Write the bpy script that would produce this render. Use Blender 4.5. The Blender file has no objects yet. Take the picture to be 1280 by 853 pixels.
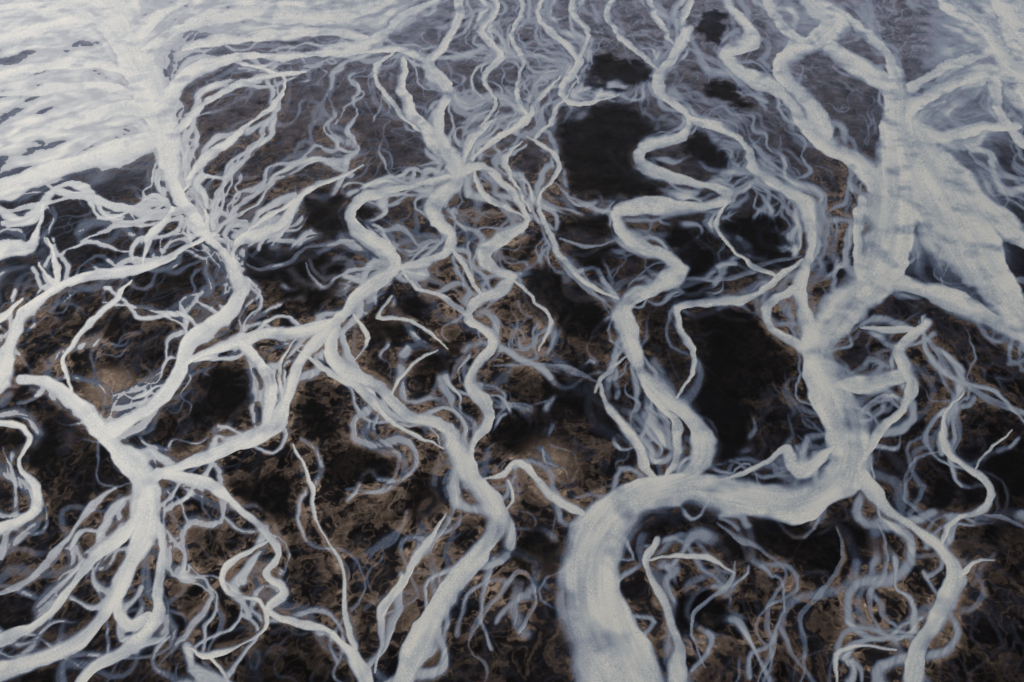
import bpy, math, numpy as np, time
t00=time.time()
rng=np.random.default_rng(7)
F32=np.float32
# ------------------------------------------------------------------ survey geometry
W0,H0=1280.0,853.0
PITCH=math.radians(40); FOC=1172.0; ALT=300.0
ct,st=math.cos(PITCH),math.sin(PITCH)
def ground(px,py):
    a=(px-640)/FOC; b=(426.5-py)/FOC
    t=-ALT/(b*ct-st)
    return t*a, t*(b*st+ct), t
def kscale(py):   # relative size of things at this row (1 = bottom of frame)
    b=(426.5-py)/FOC
    return (st-b*ct)/0.922
def axis(lo,hi,step,lo2,hi2,g=1.12):
    core=np.arange(lo,hi+step,step)
    L=[];s=step;x=lo
    while x>lo2:
        s*=g;x-=s;L.append(x)
    L=[v for v in L if v>lo2]+[lo2]
    R=[];s=step;x=core[-1]
    while x<hi2:
        s*=g;x+=s;R.append(x)
    R=[v for v in R if v<hi2]+[hi2]
    return np.array(L[::-1]+list(core)+R), len(L)
STEP=1.0
xs,ox=axis(-110,1390,STEP,-5000,6280)
ys,oy=axis(-60,905,STEP,-548,3200,1.09)
NX,NY=len(xs),len(ys)
X,Y=np.meshgrid(xs.astype(F32),ys.astype(F32))
GX,GY,GT=ground(X.astype(np.float64),Y.astype(np.float64))
GXf=GX.astype(F32);GYf=GY.astype(F32)
K=kscale(Y).astype(F32)
# ------------------------------------------------------------------ noise
def perlin(x,y,seed):
    r=np.random.default_rng(seed)
    p=r.permutation(256).astype(np.int32); p=np.concatenate([p,p])
    ang=r.random(256)*2*np.pi
    gx=np.cos(ang).astype(F32);gy=np.sin(ang).astype(F32)
    x0=np.floor(x);y0=np.floor(y)
    xf=(x-x0).astype(F32);yf=(y-y0).astype(F32)
    xi=x0.astype(np.int32)&255;yi=y0.astype(np.int32)&255
    xi1=(xi+1)&255;yi1=(yi+1)&255
    u=xf*xf*xf*(xf*(xf*6-15)+10);v=yf*yf*yf*(yf*(yf*6-15)+10)
    h=p[p[xi]+yi];n00=gx[h]*xf+gy[h]*yf
    h=p[p[xi1]+yi];n10=gx[h]*(xf-1)+gy[h]*yf
    h=p[p[xi]+yi1];n01=gx[h]*xf+gy[h]*(yf-1)
    h=p[p[xi1]+yi1];n11=gx[h]*(xf-1)+gy[h]*(yf-1)
    a=n00+u*(n10-n00);b=n01+u*(n11-n01)
    return (a+v*(b-a))*1.5
def fbm(x,y,seed,o=4,gain=.5):
    s=0;a=1;f=1;t=0
    for i in range(o):
        s=s+a*perlin(x*f+i*17.3,y*f-i*9.1,seed+i*13);t+=a;a*=gain;f*=2.03
    return s/t
def sm(a,b,x):
    t=np.clip((x-a)/(b-a),0,1);return t*t*(3-2*t)
def box(A,r):
    B=A.astype(np.float64)
    for ax in (0,1):
        n=B.shape[ax];c=np.cumsum(B,axis=ax);c=np.concatenate([np.zeros_like(np.take(c,[0],ax)),c],ax)
        hi=np.minimum(np.arange(n)+r+1,n);lo=np.maximum(np.arange(n)-r,0)
        B=(np.take(c,hi,ax)-np.take(c,lo,ax))/((hi-lo)[:,None] if ax==0 else (hi-lo)[None,:])
    return B.astype(F32)
# warp for natural bank outlines
wx=fbm(GXf/26,GYf/30,11,3)*13*K+fbm(GXf/8,GYf/9,12,2)*3.0*K
wy=fbm(GXf/26,GYf/30,21,3)*10*K+fbm(GXf/8,GYf/9,22,2)*2.6*K
Xw=X+wx.astype(F32);Yw=Y+wy.astype(F32)
sn=fbm(GXf/15,GYf/18,41,2)
SOFT=(.40+.7*sn).clip(.14,.75).astype(F32)
CRISP=1-sm(.2,.5,SOFT)
# ------------------------------------------------------------------ channels (x,y,half width)
CH=[
# left trunk
[(120,-80,30),(135,0,24),(155,45,24),(180,95,27),(198,140,27),(207,175,22),(212,210,13),(220,245,9),(240,270,8),(262,295,8),(283,322,10),(298,350,14),(292,382,14),(268,408,13),(238,428,12),(226,458,13),(212,488,12),(180,515,12),(148,533,12),(130,540,11)],
[(-60,262,20),(0,238,18),(60,218,17),(110,202,17),(155,190,18),(195,172,20)],
[(-60,120,12),(0,98,10),(60,82,10),(120,78,10),(165,92,12)],
[(-60,200,10),(0,180,9),(50,160,9),(110,148,12),(160,135,12),(195,140,14)],
[(-60,70,14),(0,52,12),(70,35,11),(140,25,13)],
[(-60,20,14),(30,12,12),(100,5,12),(150,15,12)],
[(0,120,7),(60,112,7),(120,108,8),(180,118,10)],
[(30,-30,10),(80,5,9),(130,35,10),(165,62,14)],
[(200,150,14),(222,110,13),(255,84,10),(300,72,8),(350,72,6),(400,66,6),(450,58,8),(478,45,9),(500,22,7),(545,0,6),(570,-30,6)],
[(175,80,12),(205,50,12),(240,30,13),(290,18,14),(350,15,15),(410,20,15),(470,8,14),(520,-20,12)],
[(165,50,10),(195,20,10),(230,0,12),(260,-30,14)],
[(230,60,8),(290,48,9),(350,42,9),(410,40,9),(460,50,8)],
[(210,180,8),(240,140,6),(285,112,5),(330,98,4),(380,90,4)],
[(228,240,6),(250,205,6),(290,175,5),(320,150,4),(352,120,4),(350,95,3),(300,80,3)],
[(440,66,5),(500,62,5),(540,80,6)],
# left mid
[(452,205,5),(420,222,5),(395,232,5),(372,252,6),(352,276,7),(325,292,8),(300,303,8),(290,325,8)],
[(262,295,5),(258,270,5),(250,255,4)],
[(375,250,3),(350,262,3),(318,278,3),(300,300,3)],
# C trunk
[(560,-40,8),(575,10,6),(560,50,6),(535,80,9),(548,100,12),(560,118,13),(548,142,14),(545,165,14),(560,190,13),(572,212,13),(566,236,12),(545,255,11),(545,275,11),(566,292,10),(560,314,9),(530,330,7),(500,335,6)],
[(505,75,5),(502,105,6),(512,138,8),(528,160,10),(550,188,12)],
[(620,150,5),(592,170,6),(580,195,8),(572,212,9)],
[(700,95,4),(672,125,4),(655,152,5),(620,175,5),(590,200,6)],
[(560,222,6),(520,232,7),(480,240,8),(448,252,9),(436,272,10),(455,296,10),(485,316,11),(493,332,12),(468,355,13),(440,380,13),(420,402,12),(378,415,11),(335,415,9),(300,428,9),(262,440,8),(228,455,9)],
[(425,398,11),(395,430,11),(372,462,11),(360,500,10),(342,530,11),(300,552,12),(255,570,12),(215,586,10),(190,595,10)],
[(300,430,7),(322,452,8),(338,478,9),(338,505,9),(330,535,9)],
[(418,405,8),(412,440,8),(440,468,9),(475,484,10),(492,500,10),(510,520,11),(545,528,12),(568,545,13),(578,575,14),(590,605,15),(612,632,16),(622,655,16),(606,690,17),(575,722,18),(548,760,17),(530,800,17),(510,840,20),(490,900,22)],
[(372,440,4),(400,458,5),(432,476,5),(462,500,5),(480,520,4),(510,540,3),(560,560,4)],
# D
[(575,212,9),(604,208,6),(632,232,6),(655,262,7),(655,282,8),(622,300,9),(602,318,9),(618,335,8),(640,348,9),(625,362,9),(592,378,9),(585,398,9),(606,412,9),(616,432,9),(598,455,9),(588,480,9),(606,506,9),(606,530,8),(592,556,8),(585,590,8)],
[(590,214,5),(612,250,4),(640,262,4),(660,275,4)],
[(640,348,4),(668,372,3),(688,405,3),(676,435,3)],
[(560,312,5),(585,340,4),(600,372,5)],
[(500,335,4),(520,360,4),(555,372,4),(582,392,5)],
# G
[(860,40,7),(838,75,8),(822,105,9),(838,128,9),(860,148,9),(852,172,9),(805,184,9),(800,205,9),(840,222,8),(895,234,9),(908,248,9),(880,258,9),(815,258,10),(776,264,10),(772,278,10),(798,305,11),(835,322,12),(852,338,12),(825,355,12),(790,370,12),(775,392,13),(786,430,14),(805,468,15),(840,498,14),(868,528,14),(880,562,15),(862,592,16),(825,612,18)],
[(800,465,7),(825,500,6),(848,535,7),(846,570,8),(828,600,10)],
[(752,480,6),(765,515,6),(795,552,7),(808,585,8),(824,606,8)],
[(790,440,5),(755,470,5),(748,490,5)],
[(860,150,5),(900,160,7),(932,182,7),(945,212,7),(985,240,8),(1010,262,10),(1014,300,11),(1006,340,12),(1000,372,13),(1008,400,12),(1015,420,14)],
[(1002,325,7),(965,355,7),(930,375,7),(880,378,6),(845,385,6),(850,412,6),(868,438,6),(860,470,5),(850,495,5)],
[(1000,360,8),(960,382,8),(965,410,7),(1000,432,8),(1020,450,9)],
[(662,170,4),(690,190,4),(700,212,4),(680,235,4),(675,262,5),(690,300,4),(725,345,4),(770,372,4)],
[(655,175,4),(630,200,4),(640,225,4),(665,262,4)],
[(720,100,4),(690,150,4),(668,175,5)],
[(908,250,4),(900,285,3),(930,325,3),(975,352,4)],
# top centre small
[(690,-30,5),(672,20,5),(700,50,5),(725,80,5),(700,110,5),(725,130,4),(775,118,3)],
[(600,-30,6),(620,10,5),(600,40,5),(625,70,5),(605,100,4),(620,130,4),(600,160,5)],
[(780,-30,5),(760,20,4),(790,60,4),(830,90,5)],
[(850,-40,6),(862,0,6),(850,30,6),(862,50,6)],
[(640,-40,4),(652,10,4),(640,45,4),(655,80,4),(645,115,4),(660,150,4)],
[(730,-40,4),(715,10,4),(735,45,4),(720,80,4),(722,105,4)],
[(500,60,4),(470,85,4),(480,115,3),(500,140,4),(520,165,5)],
[(820,-40,5),(812,5,4),(835,45,4),(850,60,5)],
# I right
[(890,-40,9),(905,0,9),(930,28,10),(940,50,10),(908,70,10),(925,92,11),(965,108,12),(995,135,12),(1010,160,12),(1040,185,13),(1075,205,14),(1100,235,16)],
[(1000,-60,16),(1010,0,16),(1045,25,17),(1020,52,18),(978,78,14),(990,108,14),(1012,130,14),(1030,170,10)],
[(1035,60,12),(1075,85,12),(1110,110,14),(1120,140,18)],
[(970,-40,8),(960,0,7),(985,40,8),(1010,60,9)],
[(1115,75,10),(1122,110,18),(1128,150,26),(1125,190,32),(1118,240,38),(1108,300,36),(1094,345,30),(1062,378,28),(1030,412,26),(1022,452,26),(1038,492,30),(1056,535,31),(1060,578,30),(1035,610,28),(985,630,27),(920,620,25),(860,612,25),(805,622,29),(760,655,37),(738,700,43),(738,750,47),(752,800,51),(780,853,55),(820,930,60)],
[(1078,250,10),(1072,300,12),(1080,345,14)],
[(1125,170,26),(1160,215,42),(1185,260,52),(1210,305,44),(1240,350,30),(1275,400,24),(1330,450,26)],
[(1180,200,18),(1215,245,18),(1250,280,18),(1330,330,18)],
[(1105,345,16),(1150,362,14),(1200,382,14),(1250,408,13),(1330,445,14)],
[(1125,140,14),(1165,118,13),(1210,98,13),(1250,90,16),(1330,110,20)],
[(1150,-50,14),(1185,0,14),(1222,25,16),(1245,60,18),(1262,95,18),(1275,125,16),(1330,160,16)],
[(1230,-50,22),(1260,0,24),(1290,40,26),(1340,80,30)],
[(1130,160,14),(1180,172,10),(1225,160,10),(1270,155,10)],
[(1240,60,10),(1180,85,8),(1140,110,10)],
[(1045,10,8),(1080,40,6),(1110,70,8),(1125,95,8)],
[(1240,90,8),(1250,140,8),(1280,180,8),(1330,210,8)],
# right lower
[(1070,590,14),(1105,632,10),(1150,665,10),(1188,695,12),(1198,725,13),(1178,762,14),(1155,800,15),(1138,853,17),(1120,920,18)],
[(1080,575,8),(1100,545,9),(1128,512,10),(1140,475,10),(1125,435,8),(1160,405,6)],
[(1048,480,10),(1085,482,12),(1125,470,10)],
[(1205,490,4),(1178,530,5),(1190,565,5),(1228,600,6),(1235,630,6),(1190,652,7),(1182,690,8)],
[(1262,540,3),(1235,560,3),(1215,590,3)],
[(1075,410,6),(1110,412,6),(1150,410,7)],
[(1245,700,5),(1220,705,5),(1200,722,6)],
[(1040,560,12),(1000,590,10),(985,565,6),(960,580,4),(930,590,4),(890,600,5)],
# bottom
[(818,672,4),(812,700,7),(822,735,7),(835,775,6),(845,810,9),(850,860,14)],
[(812,700,6),(850,694,6),(890,698,5),(915,715,3)],
[(745,648,6),(712,630,7),(680,610,7),(662,585,6),(645,578,5),(628,592,6),(600,600,6)],
[(1045,853,7),(1042,815,5),(1080,805,4),(1120,812,5)],
# left
[(-60,500,14),(-5,480,13),(10,440,12),(22,405,11),(55,375,9),(95,352,8),(150,342,7),(200,328,6),(250,300,5),(270,290,4)],
[(-60,350,16),(0,312,14),(35,312,9),(48,285,6),(55,258,4)],
[(48,330,5),(75,355,5),(60,300,4)],
[(-40,425,5),(10,392,6),(30,372,6)],
[(25,475,10),(65,482,11),(95,505,12),(122,535,13),(150,565,18),(178,592,22),(192,625,20),(182,665,17),(160,705,14),(145,745,13),(115,785,15),(65,820,14),(0,842,14),(-60,860,14)],
[(175,600,10),(170,650,11),(120,690,8),(90,730,8),(50,775,8),(0,800,8),(-50,810,8)],
[(190,640,8),(205,690,9),(200,735,10),(192,775,12),(165,805,10),(120,830,9),(90,870,9)],
[(150,740,8),(160,780,8),(185,770,6)],
[(-50,530,6),(0,530,6),(35,545,6),(22,580,6),(48,610,7),(45,635,8),(20,655,9),(-10,665,10),(-60,680,10)],
[(195,590,7),(240,598,8),(275,618,8),(305,645,8),(335,665,8),(348,690,8),(335,712,7),(358,738,6),(335,762,6),(372,780,7),(415,792,7),(440,815,8),(455,853,10),(460,900,10)],
[(340,672,4),(300,692,5),(278,712,5),(285,740,4),(325,752,4),(330,790,4),(290,812,4),(255,822,5),(232,812,4)],
[(262,822,5),(280,840,4),(290,870,4)],
[(372,420,4),(350,455,4),(355,500,4)],
[(95,500,4),(80,455,4),(100,420,4),(135,385,5),(165,350,5)],
[(180,330,5),(190,290,5),(215,262,6)],
[(130,540,7),(165,525,6),(200,500,6)],
[(365,555,3),(385,590,3),(390,640,3),(420,690,3),(430,740,4),(440,790,5),(448,820,6)],
[(500,720,5),(480,760,6),(475,800,6),(465,840,7)],
[(555,640,4),(535,680,6),(505,720,5),(480,770,5)],
[(622,650,5),(640,625,4),(632,600,4)],
[(545,440,3),(520,452,4),(500,475,4),(490,495,4)],
[(440,395,4),(460,425,4),(445,450,4)],
[(490,370,4),(475,400,3),(505,400,3),(530,410,3),(560,440,3)],
]
# secondary, fainter channels (silt concentration, (x,y,half width)...)
SEC=[(.55,[(900,655,4),(955,690,4),(985,720,3),(960,760,4),(970,810,4),(950,853,5)]),(.5,[(1045,660,3),(1052,700,3),(1025,735,4),(1000,775,5),(1008,820,4),(1000,860,5)]),
(.55,[(1095,650,3),(1110,700,3),(1090,745,4),(1110,790,3),(1150,795,5)]),(.6,[(1150,400,6),(1168,440,6),(1205,480,5),(1250,505,5),(1330,535,6)]),
(.5,[(1170,440,3),(1180,480,3),(1200,520,4),(1195,565,3)]),(.5,[(1180,665,3),(1130,620,3),(1140,580,3),(1175,560,3)]),(.6,[(880,840,4),(865,780,3),(905,735,4),(920,700,3)]),
(.5,[(1225,640,4),(1280,660,3),(1340,700,3)]),(.5,[(620,460,4),(670,455,5),(720,465,4),(750,480,4)]),(.6,[(690,300,5),(705,330,5),(735,360,5),(775,395,4)]),
(.6,[(780,265,3),(745,262,4),(710,245,3),(690,225,3)]),(.6,[(770,300,3),(740,310,3),(700,300,3)]),(.65,[(330,100,3),(350,125,3),(330,160,3),(310,195,4),(280,230,4),(262,270,4)]),
(.6,[(440,210,4),(400,200,3),(370,215,4),(330,235,3),(300,260,4),(270,290,4)]),(.6,[(150,255,6),(180,270,6),(215,265,6),(235,262,6)]),(.65,[(0,265,6),(60,255,5),(110,245,5),(160,262,6),(205,265,5)]),
(.6,[(100,300,5),(140,285,4),(180,280,4),(225,270,5)]),(.55,[(0,560,5),(20,620,5),(0,700,6)]),(.7,[(0,740,8),(40,720,7),(80,680,6),(110,640,6),(150,610,6)]),(.6,[(130,380,4),(190,385,4),(225,405,4),(235,440,4)]),
(.5,[(225,600,3),(215,640,3),(235,690,4),(220,720,4),(260,740,4),(275,780,4),(262,822,4)]),(.55,[(600,560,4),(560,600,4),(562,640,5),(540,690,5)]),(.5,[(480,500,3),(470,540,3),(500,570,3),(480,610,3),(430,620,3)]),
(.6,[(1110,60,5),(1080,20,5),(1090,-30,5)]),(.7,[(1190,120,6),(1150,150,6),(1135,190,8)]),(.6,[(1210,190,5),(1245,215,5),(1290,230,6)]),(.6,[(860,60,5),(900,80,5),(930,110,6),(960,130,6)]),
(.5,[(945,215,3),(915,235,3),(905,245,4)]),(.5,[(560,120,4),(590,135,4),(620,120,4),(660,130,4)]),(.6,[(545,60,4),(600,75,4),(650,70,4),(700,80,4)]),(.55,[(380,330,3),(400,360,4),(440,340,3),(480,335,4)]),
(.5,[(310,330,4),(345,335,4),(390,310,4),(440,300,4)]),(.6,[(840,560,6),(835,530,5),(815,510,5)]),(.6,[(1125,515,6),(1105,500,6),(1075,520,6)]),(.5,[(840,345,4),(900,350,4),(950,335,3),(1000,320,4)]),
(.55,[(650,790,5),(670,745,4),(650,720,4),(610,760,5),(590,800,6)])]
def cr(pts,step):
    P=np.array(pts,float)
    P=np.vstack([2*P[0]-P[1],P,2*P[-1]-P[-2]])
    P[:,2]=np.maximum(P[:,2],1)
    out=[]
    for i in range(1,len(P)-2):
        n=max(2,int(np.hypot(*(P[i+1]-P[i])[:2])/step))
        for t in np.arange(n)/n:
            a,b,c,d=P[i-1],P[i],P[i+1],P[i+2]
            out.append(.5*((2*b)+(c-a)*t+(2*a-5*b+4*c-d)*t*t+(3*b-a-3*c+d)*t**3))
    out.append(P[-2]);return np.array(out)
core=np.zeros((NY,NX),F32);halo=np.zeros((NY,NX),F32)
t2x=np.zeros((NY,NX),F32);t2y=np.zeros((NY,NX),F32);thr=np.zeros((NY,NX),F32)
def stamp(A,x0,y0,w0,x1,y1,w1,inten,reach,mode,pad=0,sg=0.):
    r=max(w0,w1)*reach+pad
    i0,i1=np.searchsorted(xs,[min(x0,x1)-r,max(x0,x1)+r]);j0,j1=np.searchsorted(ys,[min(y0,y1)-r,max(y0,y1)+r])
    if i1<=i0 or j1<=j0:return
    sl=(slice(j0,j1),slice(i0,i1))
    if mode=='dir' or mode=='thread0': xx=X[sl]-x0;yy=Y[sl]-y0
    else: xx=Xw[sl]-x0;yy=Yw[sl]-y0
    dx=x1-x0;dy=y1-y0;L2=dx*dx+dy*dy+1e-6
    t=np.clip((xx*dx+yy*dy)/L2,0,1)
    ex=xx-t*dx;ey=yy-t*dy
    d=np.sqrt(ex*ex+ey*ey);w=w0+(w1-w0)*t
    if mode=='dir':
        g=np.exp(-(d/(w+10))**2)*(1+20*np.exp(-(d/(w+2))**2))
        t2x[sl]+=g*(dx*dx-dy*dy)/L2;t2y[sl]+=g*(2*dx*dy)/L2
        return
    q=d/w
    c=np.clip((xx*dy-yy*dx)/math.sqrt(L2)/w,-1.2,1.2)*sg   # +: clean outer bank, -: feathered inner bank
    if mode=='core':
        s=SOFT[sl]*(1-.75*c)/(1+max(0,(w0-12))*.025)
        v=(1-sm(1-s,1+s*.8,q))*np.minimum(1,.95+.17*c-.10*np.minimum(q,1)**3)
        A[sl]=np.maximum(A[sl],v*inten)
        h=np.exp(-np.maximum(d-w*.7,0)/(w*.5+3))*(.65-.35*c)
        halo[sl]=np.maximum(halo[sl],h*inten)
    else:
        A[sl]=np.maximum(A[sl],inten*(1-sm(.3+.3*c,1.6-.3*c,q)))
PATHS=[]
for it,c in [(1,c) for c in CH]+SEC:
    P=cr(c,8);n=len(P);ph=rng.uniform(0,6.28,4)
    s=np.arange(n)*8.
    big=np.clip((P[:,2]-16)/20,0,1)
    m=.84+.18*np.sin(s/31+ph[0])+.12*np.sin(s/13+ph[1])
    P[:,2]=P[:,2]*(m*(1-big)+.93*big)
    if P[:,2].mean()<6.5:
        e=np.minimum(s,s[-1]-s);P[:,2]*=.35+.65*np.clip(e/30,0,1)
    PATHS.append(P);sgn=np.sin(s/55+ph[3])
    for i in range(n-1):
        a,b=P[i],P[i+1]
        stamp(core,a[0],a[1],a[2],b[0],b[1],b[2],it,2.4,'core',pad=24,sg=float(sgn[i]))
        stamp(None,a[0],a[1],a[2],b[0],b[1],b[2],1,1.6,'dir',pad=38)
ba=np.pi/2+(640-X)/640*.35*sm(-100,900,Y)+fbm(GXf/60,GYf/60,31,2)*1.5
t2x+=.25*np.cos(2*ba);t2y+=.25*np.sin(2*ba)
n=np.sqrt(t2x**2+t2y**2)+1e-6
ang=(0.5*np.arctan2(t2y/n,t2x/n)+fbm(GXf/30,GYf/30,33,2)*.7*(1-sm(.2,.8,core))).astype(F32)
dxF=np.cos(ang);dyF=np.sin(ang)
# ------------------------------------------------------------------ dark lava sand flats
pw1=fbm(GXf/30,GYf/30,51,5,.58)*62*K;pw2=fbm(GXf/30,GYf/30,52,5,.58)*54*K
def blob(cx,cy,rx,ry,rot=0):
    a=math.radians(rot);x=(X-cx)+pw1;y=(Y-cy)+pw2
    u=(x*math.cos(a)+y*math.sin(a))/rx;v=(-x*math.sin(a)+y*math.cos(a))/ry
    return 1-sm(.72,1.12,np.sqrt(u*u+v*v))
pool=np.zeros((NY,NX),F32)
for b in [(775,90,50,20,0),(760,175,75,50,0),(770,225,70,32,10),(885,185,32,28,20),(890,32,18,22,0),(905,120,32,14,20),
          (735,300,45,35,20),(870,345,24,38,0),(700,375,65,32,42),(930,450,60,65,0),(905,525,50,45,0),(935,290,45,24,0),(1250,610,34,80,0),(500,400,50,28,-20),
          (420,265,46,32,0),(330,330,26,30,0),(450,580,40,40,10),(340,620,36,30,0),(270,500,34,36,0),(660,545,38,30,0),
          (960,320,40,28,0),(860,300,30,30,0),(1000,680,130,26,0),(390,350,50,35,0),(520,620,28,35,0),(665,700,30,60,0),(120,400,24,20,0),(880,760,40,26,0),(30,480,22,16,0),(735,500,60,36,20),(540,450,40,20,0),(400,530,30,20,0),(1180,620,30,20,0),(700,780,30,40,0),(50,560,40,25,0)]:
    pool=np.maximum(pool,blob(*b))
# ------------------------------------------------------------------ fine braids
def idx(px,py):
    return min(NY-1,max(0,int(np.searchsorted(ys,py)))),min(NX-1,max(0,int(np.searchsorted(xs,px))))
for P in PATHS:
    n=len(P)
    if n<6: continue
    T=np.gradient(P[:,:2],axis=0);T/=np.linalg.norm(T,axis=1)[:,None]+1e-6
    Nn=np.stack([-T[:,1],T[:,0]],1);s=np.arange(n)*8.;k=kscale(P[:,1])
    for m in range(rng.integers(1,3)):
        A=(rng.uniform(10,30)*k+P[:,2]*rng.uniform(.8,1.4))
        l1=rng.uniform(100,200);l2=rng.uniform(50,90)
        o=A*np.sin(s/l1*6.28*k.mean()**-.5+rng.uniform(0,6.28))+rng.uniform(2,5)*k*np.sin(s/l2*6.28+rng.uniform(0,6.28))
        Q=P[:,:2]+Nn*o[:,None];w=rng.uniform(2.2,6)*k**.7*(1+.5*np.sin(s/37+m))+.5
        it=rng.uniform(.3,.75);pq=rng.uniform(0,6)
        for i in range(n-1):
            j,ii_=idx(*Q[i])
            stamp(thr,Q[i,0],Q[i,1],w[i],Q[i+1,0],Q[i+1,1],w[i+1],it*(1-.6*pool[j,ii_]),2.0,'thread',pad=20,sg=math.sin(i/6+pq))
def trace(px,py,w,length,inten,sgn=None,off=0,depth=0,pb=.02,amx=.95):
    k=float(kscale(py))
    lam=rng.uniform(15,26)*w+34
    amp=rng.uniform(.35,amx);ph=rng.uniform(0,6.28);s=0
    prev=None;drift=off;wv=rng.uniform(0,6)
    while s<length:
        if not(-100<px<1380 and -55<py<900):break
        k=float(kscale(py));j,i=idx(px,py)
        a=float(ang[j,i])
        if prev is None:
            if sgn is None: a=a if math.sin(a)>0 else a+math.pi
            elif math.cos(a-sgn)<0:a+=math.pi
        elif math.cos(a-prev)<0:a+=math.pi
        prev=a
        ds=4.4*max(k,.5)
        ph+=ds*2*math.pi/(lam*k)*rng.uniform(.6,1.4)
        drift=drift*.975+rng.normal(0,.03)
        h=a+amp*math.sin(ph)+drift
        nx_=px+math.cos(h)*ds;ny_=py+math.sin(h)*ds*(.55+.45*k)
        f=s/length;tw=w*k**.65*(0.3+.7*math.sin(math.pi*min(1,f*.9+.14)))*(1+.4*math.sin(s/19/k+wv))
        it=inten*min(1,2.2*(1-f)+.02)*min(1,f*8+.3)*(1-.92*float(pool[j,i]))
        if it>.04: stamp(thr,px,py,max(tw,1.1),nx_,ny_,max(tw,1.1),it,1.9,'thread',pad=12,sg=.8*math.sin(ph))
        if depth<3 and rng.random()<pb:
            trace(px,py,w*.75,length*rng.uniform(.3,.8),inten*.92,sgn=a,off=rng.choice([-1,1])*rng.uniform(.5,1.2),depth=depth+1)
        px,py=nx_,ny_;s+=ds
N=0
while N<170:
    px=rng.uniform(-95,1370);py=-50+930*rng.random()**2.0
    j,i=idx(px,py)
    if rng.random()<pool[j,i]*.9:continue
    k=kscale(py);N+=1
    w=rng.choice([2.0,2.8,3.8,5.4],p=[.3,.34,.22,.14])
    trace(px,py,w,rng.uniform(100,280)*k*(1+.1*w),rng.uniform(.12,.32)+.08*w*rng.random())
for q_ in range(95):   # long secondary braids
    px=rng.uniform(-60,1340) if q_%3==0 else rng.uniform(320,980) if q_%3==1 else rng.uniform(-60,420);py=rng.uniform(-50,260)
    trace(px,py,rng.uniform(3.5,7.5),rng.uniform(200,520),rng.uniform(.4,.8),pb=.012,amx=.9)
for q_ in range(75):   # distributaries leaving the main channels
    P=PATHS[rng.integers(len(PATHS))];p=P[rng.integers(len(P))];k=kscale(p[1])
    trace(p[0],p[1],rng.uniform(3.5,7.5),rng.uniform(140,360)*k,rng.uniform(.35,.8),off=rng.choice([-1,1])*rng.uniform(.6,1.2),amx=.85)
# ------------------------------------------------------------------ line smearing along the flow
JX,JY=np.meshgrid(np.arange(NX,dtype=F32),np.arange(NY,dtype=F32))
def bil(A,x,y):
    x=np.clip(x,0,NX-1.001);y=np.clip(y,0,NY-1.001)
    xi=x.astype(np.int32);yi=y.astype(np.int32);fx=x-xi;fy=y-yi
    f=A.ravel();b=yi*NX+xi
    return (f[b]*(1-fx)+f[b+1]*fx)*(1-fy)+(f[b+NX]*(1-fx)+f[b+NX+1]*fx)*fy
def lic(fields,n,h):
    acc=[f.copy() for f in fields];wt=1.0
    for sg in(1,-1):
        x=JX.copy();y=JY.copy();pdx=dxF*sg;pdy=dyF*sg
        for k in range(n):
            x+=pdx*h;y+=pdy*h
            ii=(np.clip(y,0,NY-1).astype(np.int32)*NX+np.clip(x,0,NX-1).astype(np.int32))
            a=dxF.ravel()[ii];b=dyF.ravel()[ii]
            s=np.where(a*pdx+b*pdy<0,-1,1).astype(F32)
            pdx=a*s;pdy=b*s
            g=math.exp(-((k+1)/n*1.5)**2)
            for m,f in enumerate(fields):acc[m]+=g*bil(f,x,y)
            wt+=g
    return [a/wt for a in acc]
med=perlin(X/3.4,Y/3.4,55).astype(F32)
big=fbm(X/16,Y/16,56,2,.6).astype(F32)
L2,L3=lic([med,big],15,2.6)
def nrm(a):
    c=a[oy:-oy or None,ox:];return ((a-c.mean())/c.std()).astype(F32)
L2,L3=nrm(L2),nrm(L3)
grain=rng.standard_normal((NY,NX)).astype(F32)
# ------------------------------------------------------------------ vein network (ridged warped noise)
def veins(sc,seed,sharp,warp=.9,st=1.4):
    qx=GXf/sc;qy=GYf/(sc*st)
    ax=fbm(qx*.6,qy*.6,seed+1,3)*warp*1.6;ay=fbm(qx*.6+5,qy*.6,seed+2,3)*warp*1.6
    n=fbm(qx+ax,qy+ay,seed,2,.5)
    return np.clip(1-np.abs(n)*sharp,0,1)
v1=veins(18,101,9);v3=veins(36,170,12);v2=veins(12,140,7)
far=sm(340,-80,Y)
leftw=sm(330,120,X)*sm(120,240,Y)*sm(520,380,Y)
dens=np.clip(.28+.75*far+.3*leftw+.5*fbm(GXf/60,GYf/70,77,2),0,1.15)*(1-.9*pool)
vein=(np.maximum(v1**1.2*.5,np.maximum(v2**1.2*.55*far,v3**1.1*.6))*dens).astype(F32)
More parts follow.
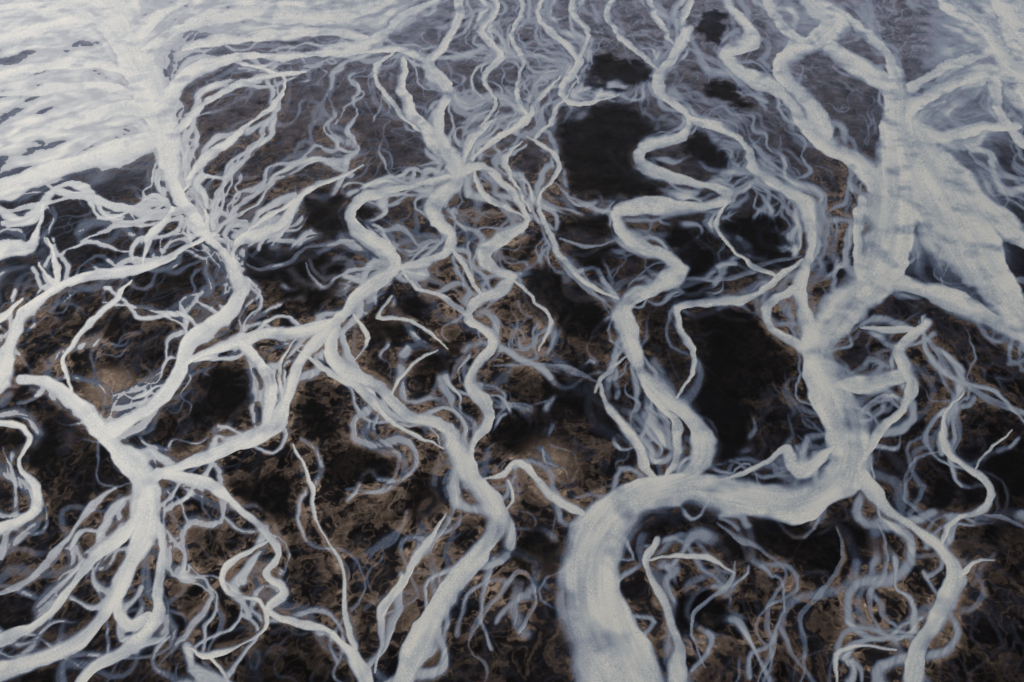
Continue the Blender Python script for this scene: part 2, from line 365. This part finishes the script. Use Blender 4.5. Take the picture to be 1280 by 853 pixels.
# ------------------------------------------------------------------ tan sediment islands and fans
q1=fbm(GXf/16,GYf/16,201,4)*1.8;q2=fbm(GXf/16,GYf/16,205,4)*1.8
bn=fbm(GXf/14+q1,GYf/16+q2,210,3,.5)
b1=sm(.09,.14,bn)*np.clip(1.05-(bn-.12)*2.2,.12,1)
lace=np.clip(1-np.abs(fbm(GXf/15+q2,GYf/17+q1,230,2))*9,0,1)**1.1
bmask=np.zeros((NY,NX),F32)
for (cx,cy,rx,ry,a) in [(430,620,220,170,1),(60,440,160,70,.9),(640,430,150,60,.75),(700,590,110,60,.9),(560,400,140,90,.8),(140,490,50,40,1.3),
      (1100,760,200,120,.6),(900,780,140,90,.6),(400,430,150,80,.8),(330,200,180,110,.5),(650,260,140,100,.6),(600,730,140,100,.7),(250,700,120,120,.75),(960,480,60,60,.4),(1190,480,120,80,.35),(990,400,60,60,.7),(1050,260,40,60,.8),(60,650,100,120,.5),(1250,760,60,60,.6),(640,800,90,70,.6)]:
    bmask=np.maximum(bmask,a*np.exp(-(((X-cx)/rx)**2+((Y-cy)/ry)**2)))
brown0=(np.clip(b1*.85+lace*.55,0,1)).astype(F32)
(thrS,haloS,veinS,brS)=lic([thr,halo,vein,brown0],4,1.3)
prox=box(np.maximum(core,thrS),9);prox=box(prox,7);prox=sm(.06,.32,prox)
brown=np.clip((.8*brown0+.3*brS)*(bmask*1.3+.06)*(.28+.85*prox),0,1)*(1-.9*pool)
fn=fbm(GXf/30+q1*.4,GYf/34+q2*.4,260,3)
fan=sm(.02,.22,fn)*sm(.18,.55,haloS)*np.clip(bmask*1.4,0,1)*(1-far)*(.85+.12*L3)
brown=np.maximum(brown,np.clip(fan,0,1)*.9)
brown=np.maximum(brown,np.exp(-(((Xw-138)/34)**2+((Yw-487)/24)**2)**2)*.95)
brown=np.maximum(brown,np.exp(-(((Xw-690)/26)**2+((Yw-580)/22)**2))*.8)
# ------------------------------------------------------------------ silt sheets (broad shallow floods)
def reg(cx,cy,rx,ry,p=2):
    return np.exp(-((np.abs(X-cx)/rx)**p+(np.abs(Y-cy)/ry)**p))
sheet=np.maximum.reduce([reg(60,20,235,75,4),reg(350,5,210,45,4),reg(60,140,150,90,4)*.9,reg(1270,30,120,120,4),reg(1190,150,90,70)*.8,reg(1010,20,90,60)*.6,reg(-50,320,110,60)*.6,reg(1190,270,75,85,3)*.9,reg(640,-50,500,70,3)*.5])
# ------------------------------------------------------------------ compose silt concentration
hz=sm(-.25,.5,fbm(GXf/22,GYf/22,91,2))
cn=fbm(GXf/14,GYf/16,97,3)
w=core*(.92+.014*L2+.04*L3+.10*cn)
w=np.maximum(w,haloS*(.06+.42*hz)*(.9+.04*L2+.16*L3)*(1-.5*pool)*(1-.5*CRISP)*(1-.6*np.clip(fan,0,1)))
ring=sm(.25,.75,halo)*(1-sm(.05,.5,core))*CRISP
tt=np.clip(.6*thr+.45*thrS,0,1)*(.95+.03*L2)*(1-.75*ring)
w=1-(1-np.clip(w,0,1))*(1-np.clip(tt,0,1)*(1-.7*core))
w=np.maximum(w,(.75*vein+.3*veinS)*(.95+.04*L2)*(1-.6*ring))
w=np.maximum(w,sheet*np.clip(.74+.10*L3+.02*L2+.42*cn,0,.93))
feath=np.clip(L3*.2+L2*.03,0,.6)*sm(.1,.6,haloS+thrS*.7+leftw*.35+far*.3)*(1-.85*pool)*(1-.6*CRISP)
w=w+feath*.45*(1-core)
bar=fbm(GXf/18,GYf/18,95,3)
w=w-core*np.clip(bar-.08,0,1)*.75*np.clip(L3*.3+.8,0,1)
w=np.clip(w,0,1.05).astype(F32)
# ------------------------------------------------------------------ colour
def col(h):
    c=np.array(h)/255.;return np.where(c<=.04045,c/12.92,((c+.055)/1.055)**2.4)
def mix(a,b,t):return a+(b-a)*t[...,None]
mott=fbm(GXf/3.5,GYf/3.5,301,3)
gn=fbm(GXf/14,GYf/14,311,3)
dark=mix(col((8,7,8)),col((36,30,31)),np.clip(.16+.7*gn+.3*mott,0,1)*(1-.9*pool))
haze_mix=np.clip(far*(1-.9*pool)*(.85+1.0*gn+.3*mott),0,1)  # atmospheric haze painted into the colour, paler grey with distance
C=mix(dark,col((110,106,113)),haze_mix)
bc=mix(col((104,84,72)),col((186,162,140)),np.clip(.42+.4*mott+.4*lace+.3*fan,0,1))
bc=mix(bc,col((134,122,120)),np.clip(far*1.2,0,1))  # far tan greyed by the same painted haze
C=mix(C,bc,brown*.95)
stops=[(0,None),(.20,(36,39,48)),(.42,(80,90,107)),(.62,(126,134,145)),(.80,(164,168,168)),(.93,(190,189,181)),(1.05,(206,201,188))]
p0=0;out=C
tint_b=np.clip(bmask*.8*(1-far),0,.75)
for p,c in stops[1:]:
    cc=np.broadcast_to(col(c),C.shape)
    if p<.5: cc=mix(cc,np.broadcast_to(col((100,101,112)) if p<.4 else col((132,134,146)),C.shape),np.clip(haze_mix*1.15,0,1))  # low-silt tones lifted toward the painted haze grey
    if p<.3: cc=np.maximum(cc,C*.92)
    if p<.6: cc=mix(cc,np.broadcast_to(col((150,130,114)) if p>.3 else col((98,82,70)),C.shape),np.clip(tint_b*(1 if p<.5 else .5)*sm(-.25,.25,bn)+.5*fan*(p<.5),0,1))
    seg=np.clip((w-p0)/(p-p0),0,1)
    out=mix(out,cc,seg);p0=p
out=mix(out,out*np.array([1.12,1.12,1.15]),far)  # far colours brightened, part of the painted distance haze
gr=.045+.10*core*(1-sm(.75,1.,core*(.9+.4*cn)))
out=(out*(1+gr*np.clip(grain,-2,2))[...,None]).astype(F32)
# ------------------------------------------------------------------ relief
land=1-sm(.0,.8,w)
Z=(land*(.2+.35*np.clip(fbm(GXf/9,GYf/9,401,4)+.3,0,1)+.28*mott*(1-.7*pool))).astype(F32)
# ------------------------------------------------------------------ meshes
def make_mesh(name,co,quads,colr,mat):
    me=bpy.data.meshes.new(name)
    nv=len(co);nq=len(quads)
    me.vertices.add(nv);me.vertices.foreach_set('co',co.astype(F32).ravel())
    me.loops.add(nq*4);me.loops.foreach_set('vertex_index',quads.astype(np.int32).ravel())
    me.polygons.add(nq);me.polygons.foreach_set('loop_start',np.arange(0,nq*4,4,dtype=np.int32))
    try: me.polygons.foreach_set('loop_total',np.full(nq,4,np.int32))
    except Exception: pass
    me.polygons.foreach_set('use_smooth',np.ones(nq,bool))
    a=me.attributes.new('sediment','FLOAT_COLOR','POINT')  # sediment colours with the painted distance haze included
    rgba=np.ones((nv,4),F32);rgba[:,:3]=colr
    a.data.foreach_set('color',rgba.ravel())
    me.update(calc_edges=True)
    me.materials.append(mat)
    ob=bpy.data.objects.new(name,me);bpy.context.collection.objects.link(ob);return ob
def material(name,rough,spec,gscale,gamt,bump,bdist):
    m=bpy.data.materials.new(name);m.use_nodes=True;nt=m.node_tree;N_=nt.nodes;Lk=nt.links
    bs=N_['Principled BSDF'];bs.inputs['Roughness'].default_value=rough
    bs.inputs['Specular IOR Level'].default_value=spec
    at=N_.new('ShaderNodeAttribute');at.attribute_name='sediment'
    tc=N_.new('ShaderNodeTexCoord')
    no=N_.new('ShaderNodeTexNoise');no.inputs['Scale'].default_value=gscale;no.inputs['Detail'].default_value=5;no.inputs['Roughness'].default_value=.7
    Lk.new(tc.outputs['Object'],no.inputs['Vector'])
    mr=N_.new('ShaderNodeMapRange');mr.inputs[1].default_value=.3;mr.inputs[2].default_value=.7;mr.inputs[3].default_value=1-gamt;mr.inputs[4].default_value=1+gamt
    Lk.new(no.outputs['Fac'],mr.inputs[0])
    mx=N_.new('ShaderNodeVectorMath');mx.operation='SCALE'
    Lk.new(at.outputs['Color'],mx.inputs[0]);Lk.new(mr.outputs[0],mx.inputs['Scale'])
    Lk.new(mx.outputs[0],bs.inputs['Base Color'])
    bp=N_.new('ShaderNodeBump');bp.inputs['Strength'].default_value=bump;bp.inputs['Distance'].default_value=bdist
    Lk.new(no.outputs['Fac'],bp.inputs['Height']);Lk.new(bp.outputs[0],bs.inputs['Normal'])
    return m
mg=material('black_sand_and_sediment',.9,.06,.9,.25,.4,.4)
mw=material('silty_glacial_water',.45,.3,1.6,.08,.12,.12)
co=np.stack([GXf,GYf,Z],-1).reshape(-1,3)
ii=np.arange(NX*NY).reshape(NY,NX)
quads=np.stack([ii[1:,:-1],ii[1:,1:],ii[:-1,1:],ii[:-1,:-1]],-1).reshape(-1,4)
colf=out.reshape(-1,3)
make_mesh('ground',co,quads,colf,mg)
wf=w.ravel();sel=(wf[quads].mean(1)>.5)
q=quads[sel];used=np.unique(q);remap=np.zeros(NX*NY,np.int64);remap[used]=np.arange(len(used))
cw=co[used].copy();cw[:,2]+=.03
make_mesh('braided_river',cw,remap[q],colf[used],mw)
# ------------------------------------------------------------------ light, sky, camera
SE,SA=math.radians(42),math.radians(-30)   # azimuth measured from +Y toward +X
wd=bpy.data.worlds.new('World');bpy.context.scene.world=wd;wd.use_nodes=True
nt=wd.node_tree;sk=nt.nodes.new('ShaderNodeTexSky');sk.sky_type='NISHITA';sk.sun_disc=False
sk.sun_elevation=SE;sk.sun_rotation=SA;sk.air_density=1.0;sk.dust_density=2.0
nt.links.new(sk.outputs[0],nt.nodes['Background'].inputs[0]);nt.nodes['Background'].inputs[1].default_value=.08
sl=bpy.data.lights.new('sun','SUN');sl.energy=2.4;sl.angle=math.radians(8);sl.color=(1,.955,.88)
so=bpy.data.objects.new('sun',sl);bpy.context.collection.objects.link(so)
from mathutils import Vector
d=Vector((math.sin(SA)*math.cos(SE),math.cos(SA)*math.cos(SE),math.sin(SE)))
so.rotation_euler=d.to_track_quat('Z','Y').to_euler();so.location=(0,400,400)
cam=bpy.data.cameras.new('camera');cam.sensor_width=36;cam.lens=FOC*36/1280;cam.clip_end=200000;cam.clip_start=1
co_=bpy.data.objects.new('camera',cam);bpy.context.collection.objects.link(co_)
co_.location=(0,0,ALT);co_.rotation_euler=(math.pi/2-PITCH,0,0)
sc=bpy.context.scene;sc.camera=co_
sc.view_settings.view_transform='Standard';sc.view_settings.look='None';sc.view_settings.exposure=0
